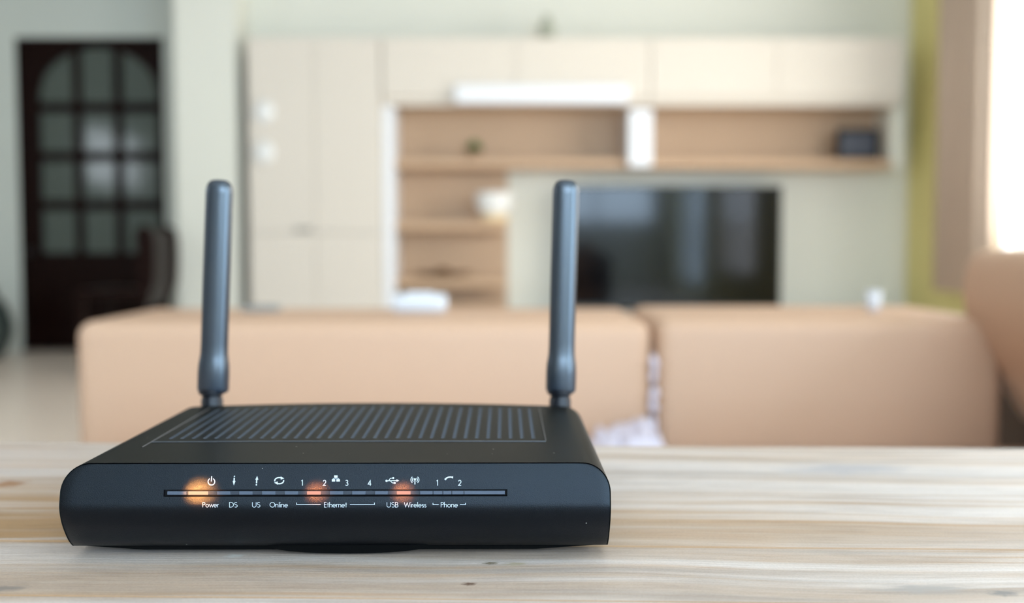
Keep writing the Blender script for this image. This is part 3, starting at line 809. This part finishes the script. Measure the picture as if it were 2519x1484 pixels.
# --- vent grille with a field of round holes
bm = bmesh.new()
fx = G(424, 1078, Z0+RH).x; lx = G(1312, 1078, Z0+RH).x; ncol = 33; dx = (lx-fx)/(ncol-1)
fy = G(824, 1079, Z0+RH).y; ly = G(824, 1011, Z0+RH).y; nrow = 24; dy = (ly-fy)/(nrow-1)
hr = .00108
def gv(x, y, d=0): return bm.verts.new((x, y, Z0+RH+crown(x, y)-d))
ex = [gx0]+[fx+dx*(i-.5) for i in range(ncol+1)]+[gx1]
ey = [gy0]+[fy+dy*(j-.5) for j in range(nrow+1)]+[gy1]
cor = {}
def cv(x, y):
    k = (round(x, 6), round(y, 6))
    if k not in cor: cor[k] = gv(x, y)
    return cor[k]
for i in range(len(ex)-1):
    for j in range(len(ey)-1):
        xa, xb, ya, yb_ = ex[i], ex[i+1], ey[j], ey[j+1]
        xm, ym = (xa+xb)/2, (ya+yb_)/2
        if 1 <= i <= ncol and 1 <= j <= nrow:
            out = [cv(xa, ya), cv(xm, ya), cv(xb, ya), cv(xb, ym), cv(xb, yb_), cv(xm, yb_), cv(xa, yb_), cv(xa, ym)]
            angs = [225, 270, 315, 0, 45, 90, 135, 180]
            r1 = [gv(xm+hr*math.cos(R(q)), ym+hr*math.sin(R(q))) for q in angs]
            r2 = [gv(xm+hr*.78*math.cos(R(q)), ym+hr*.78*math.sin(R(q)), .00065) for q in angs]
            r3 = [gv(xm+hr*.5*math.cos(R(q)), ym+hr*.5*math.sin(R(q)), .0010) for q in angs]
            for q in range(8):
                bm.faces.new((out[q], out[(q+1) % 8], r1[(q+1) % 8], r1[q]))
                for m_, n_ in ((r1, r2), (r2, r3)):
                    f = bm.faces.new((m_[q], m_[(q+1) % 8], n_[(q+1) % 8], n_[q])); f.smooth = True; f.material_index = 1 if m_ is r1 else 0
            bm.faces.new(r3)
        else:
            # borders keep the mid points of neighbouring cells
            pts = [cv(xa, ya)]
            if 1 <= i <= ncol: pts.append(cv(xm, ya))
            pts.append(cv(xb, ya))
            if 1 <= j <= nrow: pts.append(cv(xb, ym))
            pts.append(cv(xb, yb_))
            if 1 <= i <= ncol: pts.append(cv(xm, yb_))
            pts.append(cv(xa, yb_))
            if 1 <= j <= nrow: pts.append(cv(xa, ym))
            bm.faces.new(pts)
bmesh.ops.recalc_face_normals(bm, faces=bm.faces)
gr = link('vent_grille', bm, [M['grille'], M['hole']], router)
# raised bead round the grille
def ribbon3(bm, pts, wdt, hgt):
    prev = None
    for k, (x, y) in enumerate(pts):
        a = Vector(pts[max(0, k-1)]); b = Vector(pts[min(len(pts)-1, k+1)]); d = (b-a).normalized(); nrm = Vector((-d.y, d.x))*wdt/2
        z = Z0+RH+crown(x, y)
        cur = [bm.verts.new((x+nrm.x, y+nrm.y, z-.0001)), bm.verts.new((x+nrm.x*.5, y+nrm.y*.5, z+hgt)), bm.verts.new((x-nrm.x*.5, y-nrm.y*.5, z+hgt)), bm.verts.new((x-nrm.x, y-nrm.y, z-.0001))]
        if prev:
            for q in range(4): bm.faces.new((prev[q], prev[(q+1) % 4], cur[(q+1) % 4], cur[q]))
        prev = cur
bm = bmesh.new()
def gg(l): return [tuple(G(a, b, Z0+RH).xy) for a, b in l]
lf = gg([(349, 1101), (374, 1087)]); lf.append((gx0, gy1))
def dens(l, n=14): return [tuple(Vector(a).lerp(Vector(b), i/n)) for a, b in zip(l, l[1:]) for i in range(n)]+[l[-1]]
ribbon3(bm, dens([(gx0, lf[0][1]), (gx0, gy1)]), .0006, .00025)
ribbon3(bm, dens([(gx1, gy0), (gx1, gy1)]), .0006, .00025)
ribbon3(bm, dens([(gx0, gy0), (gx1, gy0)], 30), .0005, .0002)
bmesh.ops.recalc_face_normals(bm, faces=bm.faces)
link('grille_bead', bm, M['bead'], router)
# --- light bar and its lenses
bz0, bz1 = FP(824, 1218.3, 0).z, FP(824, 1208.3, 0).z
def fx_(px): return FP(px, 1213, 0).x
yb0 = YR+.0015
bar = link('light_bar', B(fx_(411), fx_(1242), yb0, YR+.0027, bz0, bz1, .0001, 1), M['bar'], router, label='smoked light bar set in the front')
SEG = [(411, 458, 0), (463, 512, 1), (533, 566, 0), (588, 621, 0), (644, 677, 0), (700, 733, 0), (755, 789, 2), (811, 844, 0), (866, 899, 0), (922, 954, 0), (976, 1010, 2), (1033, 1064, 0), (1066, 1088, 0), (1090, 1110, 0), (1112, 1140, 0), (1142, 1242, 0)]
for a, b, t in SEG:
    link('lens', B(fx_(a), fx_(b), yb0-.00035, yb0+.0002, bz0+.0001, bz1-.0001, .0001, 1), M[('seg', 'led1', 'led2')[t]], bar,
         label=('glowing amber light', 'glowing red-orange light')[t-1] if t else None)
for px, e, d_, col, nm in ((488, .17, .012, (1, .36, .08), 'added_amber_spot'), (777, .055, .0095, (1, .26, .07), 'added_orange_spot'), (990, .055, .0095, (1, .26, .07), 'added_orange_spot')):
    l = bpy.data.lights.new(nm, 'SPOT'); l.energy = e; l.color = col; l.shadow_soft_size = .0012; l.spot_size = R(62); l.spot_blend = 1  # added spots afloat before the face, throwing the halo round each lens
    o = bpy.data.objects.new(nm, l); C.objects.link(o); p = FP(px, 1213, 0)
    dv = Vector((p.x/p.y, -1, .30)); o.location = p+dv*d_; o.rotation_euler = dv.to_track_quat('Z', 'Y').to_euler()
# --- print: stroke lettering and icons laid on the curved front
def arc(cx, cy, rx, ry, a0, a1, n=14): return [(cx+rx*math.cos(R(a0+(a1-a0)*i/n)), cy+ry*math.sin(R(a0+(a1-a0)*i/n))) for i in range(n+1)]
XH = .64
rr_ = XH/2
GL = {   # advance, strokes; y up, cap height 1
 'P': (.62, [[(.08, 0), (.08, 1)], [(.08, .97), (.30, .97)]+arc(.30, .735, .235, .235, 90, -90)+[(.08, .50)]]),
 'o': (.74, [arc(.36, rr_, rr_-.04, rr_-.03, 0, 360, 22)]),
 'w': (.92, [[(.04, XH), (.24, .04), (.46, XH-.05), (.68, .04), (.88, XH)]]),
 'e': (.70, [[(.06, rr_), (.60, rr_)]+arc(.33, rr_, .28, rr_-.03, 4, 318, 20)]),
 'r': (.40, [[(.08, 0), (.08, XH)], [(.08, XH-.22)]+arc(.27, XH-.22, .18, .19, 170, 70, 8)]),
 'D': (.80, [[(.08, .03), (.08, .97), (.26, .97)]+arc(.26, .5, .46, .47, 90, -90, 18)+[(.08, .03)]]),
 'S': (.58, [arc(.29, .74, .20, .23, 35, 255, 12)+arc(.28, .27, .23, .24, 75, -140, 14)]),
 'U': (.80, [[(.09, 1), (.09, .36)]+arc(.39, .33, .30, .30, 180, 360, 16)+[(.69, .36), (.69, 1)]]),
 'O': (1.05, [arc(.52, .5, .46, .47, 0, 360, 30)]),
 'n': (.64, [[(.08, 0), (.08, XH)], [(.08, XH-.26)]+arc(.31, XH-.26, .22, .23, 170, 0, 12)+[(.53, 0)]]),
 'l': (.22, [[(.10, 0), (.10, 1.06)]]),
 'i': (.22, [[(.10, 0), (.10, XH)], [(.10, .84), (.10, .93)]]),
 'E': (.60, [[(.52, .97), (.09, .97), (.09, .03), (.52, .03)], [(.09, .52), (.49, .52)]]),
 't': (.42, [[(.19, 0), (.19, .92)], [(.02, XH), (.37, XH)]]),
 'h': (.64, [[(.08, 0), (.08, 1.06)], [(.08, XH-.26)]+arc(.31, XH-.26, .22, .23, 170, 0, 12)+[(.53, 0)]]),
 'B': (.64, [[(.09, .5), (.28, .5)]+arc(.28, .735, .20, .235, -90, 90, 10)+[(.09, .97), (.09, .03), (.30, .03)]+arc(.30, .265, .24, .235, -90, 90, 10)+[(.09, .5)]]),
 'W': (1.25, [[(.04, 1), (.32, .03), (.62, .92), (.92, .03), (1.20, 1)]]),
 's': (.46, [arc(.23, XH*.74, .15, XH*.21, 35, 250, 9)+arc(.22, XH*.27, .17, XH*.23, 75, -140, 10)]),
 '1': (.42, [[(.08, .84), (.26, .97), (.26, 0)]]),
 '2': (.62, [arc(.31, .70, .23, .27, 165, -35, 12)+[(.08, .04), (.56, .04)]]),
 '3': (.58, [arc(.27, .75, .19, .22, 150, -80, 12)+arc(.27, .27, .23, .24, 80, -150, 12)]),
 '4': (.66, [[(.46, 0), (.46, .95), (.06, .27), (.62, .27)]]),
}
def ribbon(bm, pts, w):
    "flat ribbon in pixel-sized units of the front panel"
    q = [pts[0]]
    for p in pts[1:]:
        L = math.dist(p, q[-1])
        if L < .02: continue
        n = max(1, int(L/4)); a = q[-1]
        for i in range(1, n+1): q.append((a[0]+(p[0]-a[0])*i/n, a[1]+(p[1]-a[1])*i/n))
    closed = math.dist(q[0], q[-1]) < .05
    prev = None; first = None
    for k, (x, y) in enumerate(q):
        a = Vector(q[k-1]) if k else (Vector(q[-2]) if closed else Vector(q[0])); b = Vector(q[k+1]) if k < len(q)-1 else (Vector(q[1]) if closed else Vector(q[-1]))
        p = Vector((x, y)); d1 = (p-a); d2 = (b-p)
        if d1.length < 1e-6: d1 = d2
        if d2.length < 1e-6: d2 = d1
        d1.normalize(); d2.normalize(); n1 = Vector((-d1.y, d1.x)); n2 = Vector((-d2.y, d2.x)); m_ = n1+n2
        if m_.length < .3: m_ = n1
        m_.normalize(); s = w/2/max(.45, m_.dot(n1))
        cur = (bm.verts.new(FP(x+m_.x*s, y+m_.y*s)), bm.verts.new(FP(x-m_.x*s, y-m_.y*s)))
        if prev: bm.faces.new((prev[0], prev[1], cur[1], cur[0]))
        prev = cur
def poly(bm, pts): bm.faces.new([bm.verts.new(FP(x, y)) for x, y in pts])
def text(s, x0, x1, top, base, w, label):
    adv = sum(GL[c][0] for c in s); sx = (x1-x0)/(adv-.06 if len(s) > 1 else GL[s][0]); sy = base-top; cur = 0
    bm = bmesh.new()
    for c in s:
        for st in GL[c][1]: ribbon(bm, [(x0+(cur+px)*sx, base-py*sy) for px, py in st], w)
        cur += GL[c][0]
    link('printed_word' if len(s) > 1 else 'printed_number', bm, M['ink'], fp, label=label)
for s, a, b in (('Power', 498, 538.5), ('DS', 563.5, 584), ('US', 619.5, 640), ('Online', 663.5, 708), ('Ethernet', 797, 853.5), ('USB', 950.5, 980), ('Wireless', 994, 1048.5), ('Phone', 1084, 1126)):
    text(s, a, b, 1235.8, 1248.4, 1.25, 'white printed word '+s)
for s, xm_ in (('1', 743.5), ('2', 798.5), ('3', 853.3), ('4', 909.3), ('1', 1076), ('2', 1131)):
    wd = GL[s][0]*13.5; text(s, xm_-wd/2, xm_+wd/2, 1181.3, 1195, 1.8, None)
def icon(fn, label):
    bm = bmesh.new(); fn(bm); link('printed_symbol', bm, M['ink'], fp, label=label)
def disc(bm, cx, cy, r, n=14): poly(bm, [(cx+r*math.cos(2*math.pi*i/n), cy+r*math.sin(2*math.pi*i/n)) for i in range(n)])
def ic(bm):
    ribbon(bm, arc(520.3, 1185.2, 8.3, 8.3, -62, 242, 26), 2.3); ribbon(bm, [(521, 1171.6), (520.1, 1184.6)], 2.6)
icon(ic, 'white power symbol')
def ic(bm):
    ribbon(bm, [(576.4, 1175.6), (576.0, 1185)], 3.2); poly(bm, [(572.5, 1183.4), (579.6, 1183.4), (575.4, 1194.4)]); ribbon(bm, [(575.4, 1173.2), (578.2, 1171.0)], 2.4)
icon(ic, 'white down arrow symbol')
def ic(bm):
    ribbon(bm, [(631.8, 1178), (631.3, 1189)], 3.2); poly(bm, [(632.8, 1171), (635.6, 1180.5), (628.2, 1180.5)]); disc(bm, 630.9, 1193, 1.9)
icon(ic, 'white up arrow symbol')
def ic(bm):
    ribbon(bm, arc(687, 1182.8, 11, 7.6, 168, 305, 16), 2.9); ribbon(bm, arc(687, 1182.8, 11, 7.6, -12, 125, 16), 2.9)
    poly(bm, [(690.5, 1172.3), (699.5, 1177.2), (690.8, 1180.3)]); poly(bm, [(683.3, 1192.8), (674.6, 1187.6), (683.4, 1184.6)])
icon(ic, 'white circling arrows symbol')
def ic(bm):
    for a, b, c_, d in ((822, 830.5, 1169.8, 1175.4), (816.3, 824.6, 1179.2, 1184.9), (827.6, 836.3, 1179.2, 1184.9)): poly(bm, [(a, c_), (b, c_), (b, d), (a, d)])
    ribbon(bm, [(818.5, 1177.4), (834.5, 1177.4)], 1.1); ribbon(bm, [(826.2, 1175), (826.2, 1177.4)], 1.1)
    ribbon(bm, [(820.4, 1177.4), (820.4, 1179.4)], 1.1); ribbon(bm, [(832, 1177.4), (832, 1179.4)], 1.1)
icon(ic, 'white network symbol')
def ic(bm):
    disc(bm, 951, 1183.2, 2.8); ribbon(bm, [(952, 1183.2), (976, 1182.6)], 1.7); poly(bm, [(975.5, 1179.2), (982, 1182.5), (975.5, 1185.8)])
    ribbon(bm, [(956, 1183), (960.5, 1176.8), (966, 1176.5)], 1.6); disc(bm, 967.4, 1176.3, 2.5)
    ribbon(bm, [(960, 1183), (965, 1188.2), (970, 1188.4)], 1.6); poly(bm, [(968.6, 1186), (973.4, 1186), (973.4, 1190.6), (968.6, 1190.6)])
icon(ic, 'white branching plug symbol')
def ic(bm):
    disc(bm, 1020.8, 1179.6, 2.9); ribbon(bm, [(1020.8, 1180), (1020.8, 1192)], 2.4)
    for r in (6.2, 10):
        ribbon(bm, arc(1020.8, 1180.6, r, r*.95, -50, 50, 8), 1.8); ribbon(bm, arc(1020.8, 1180.6, r, r*.95, 130, 230, 8), 1.8)
icon(ic, 'white radio wave symbol')
def ic(bm):
    ribbon(bm, [(1095.2, 1180.2), (1098, 1176.6), (1103, 1174.3), (1108, 1173.6), (1113.4, 1174.6)], 3.2)
    ribbon(bm, [(1094, 1178), (1097.5, 1180.8)], 3.2); ribbon(bm, [(1113.6, 1172.3), (1113.2, 1177)], 2.6)
icon(ic, 'white telephone handset symbol')
for l_ in ([(729.8, 1236.8), (729.8, 1241.7), (789, 1241.7)], [(861, 1241.7), (921.2, 1241.7), (921.2, 1236.8)], [(1065.2, 1237.6), (1065.2, 1241.8), (1079.3, 1241.8)], [(1131.5, 1241.8), (1145, 1241.8), (1145, 1237.6)]):
    bm = bmesh.new(); ribbon(bm, l_, 1.4); link('printed_bracket', bm, M['ink'], fp)
# --- underside and feet
bm = bmesh.new()
x0_, x1_ = P(262, 1345, YR+.03).x, P(1440, 1345, YR+.03).x
prism(bm, [(x0_-.004, Z0+.003), (x0_-.004, Z0-.0002), (x0_+.022, Z0-.0020), (x1_-.022, Z0-.0020), (x1_+.004, Z0-.0002), (x1_+.004, Z0+.003)], YR+.0136, YBK-.01)
# shallow bulge at the middle of the front edge
cb = P(860, 1345, YR+.016).x
prism(bm, [(cb+.034*math.cos(math.pi+math.pi*i/16), Z0+.0010-(.0044)*abs(math.sin(math.pi*i/16))**.7) for i in range(17)], YR+.0122, YR+.03)
link('base_plate', bm, M['under'], router)
for x in (x0_+.012, x1_-.012):
    for y in (YR+.035, YBK-.025):
        link('rubber_foot', lathe(bmesh.new(), [(.0065, 0), (.007, .0006), (.007, .0028)], (x, y, TABLE), 20), M['under'], router, smooth=True, angle=40)
# --- antennas
def antenna(bx, bz_px, tx, lean):
    Ya = YBK+.009
    b0 = P(bx, 1002, Ya); b0.z = Z0+RH-.004
    tip = P(tx, 442, Ya); H = tip.z-P(bx, 968, Ya).z
    base = P(bx, 968, Ya)
    ax = Vector((tip.x-base.x, 0, tip.z-base.z)).normalized(); side = Vector((ax.z, 0, -ax.x)); L = (tip-base).length
    prof = [(0, .70, .70), (.004, .84, .82), (.010, .95, .93), (.018, 1, .98), (.028, 1, 1), (.10, 1, 1), (.135, .98, .98), (.165, .915, .90), (.19, .875, .85), (.24, .86, .84), (.55, .87, .80), (.86, .86, .78), (.93, .86, .77)]
    W, Dp = wid(bx, Ya)
    rc_ = .86*W
    rings = [(t*L, W*a, Dp*b) for t, a, b in prof]
    cap = .0072
    for i in range(0, 9):
        q = i/8*math.pi/2*.97; s = math.cos(q)**.55
        rings.append((L-cap+cap*math.sin(q), W*.86*max(.06, s), Dp*.77*max(.06, s)))
    rings = sorted(rings, key=lambda r: r[0]); bm = bmesh.new(); n = 36; lo = []
    for s, hw, hd in rings:
        c = base+ax*s; row = []
        for i in range(n):
            a = 2*math.pi*i/n; e = 2/2.35
            x = hw*abs(math.cos(a))**e*(1 if math.cos(a) >= 0 else -1); y = hd*abs(math.sin(a))**e*(1 if math.sin(a) >= 0 else -1)
            row.append(bm.verts.new(c+side*x+Vector((0, y, 0))))
        lo.append(row)
    for a, b in zip(lo, lo[1:]):
        for i in range(n): bm.faces.new((a[i], a[(i+1) % n], b[(i+1) % n], b[i]))
    bm.faces.new(lo[-1]); bm.faces.new(list(reversed(lo[0]))); bmesh.ops.recalc_face_normals(bm, faces=bm.faces)
    an = link('antenna', bm, M['ant'], router, smooth=True, angle=50)
    c = Vector((base.x-ax.x*.012, Ya, Z0+.012)); up = base.z-c.z+.003
    bm = lathe(bmesh.new(), [(.0060, 0), (.0060, up-.0065), (.0055, up-.0055), (.0055, up-.004), (.0072, up-.003), (.0072, up)], c, 28)
    link('hinge', bm, M['hinge'], an, smooth=True, angle=35)
    # pivot block joining hinge to the casing's rear
    link('pivot', B(c.x-.0045, c.x+.0045, YBK-.002, Ya+.001, Z0+.010, Z0+.024, .001, 2), M['ant'], an)
def wid(bx, Ya):
    w = (P(563, 920, Ya).x-P(487, 920, Ya).x)/2 if bx < 900 else (P(1418, 920, Ya).x-P(1344, 920, Ya).x)/2
    return w, w*.78
antenna(524, 0, 540.5, 0); antenna(1379, 0, 1392.5, 0)
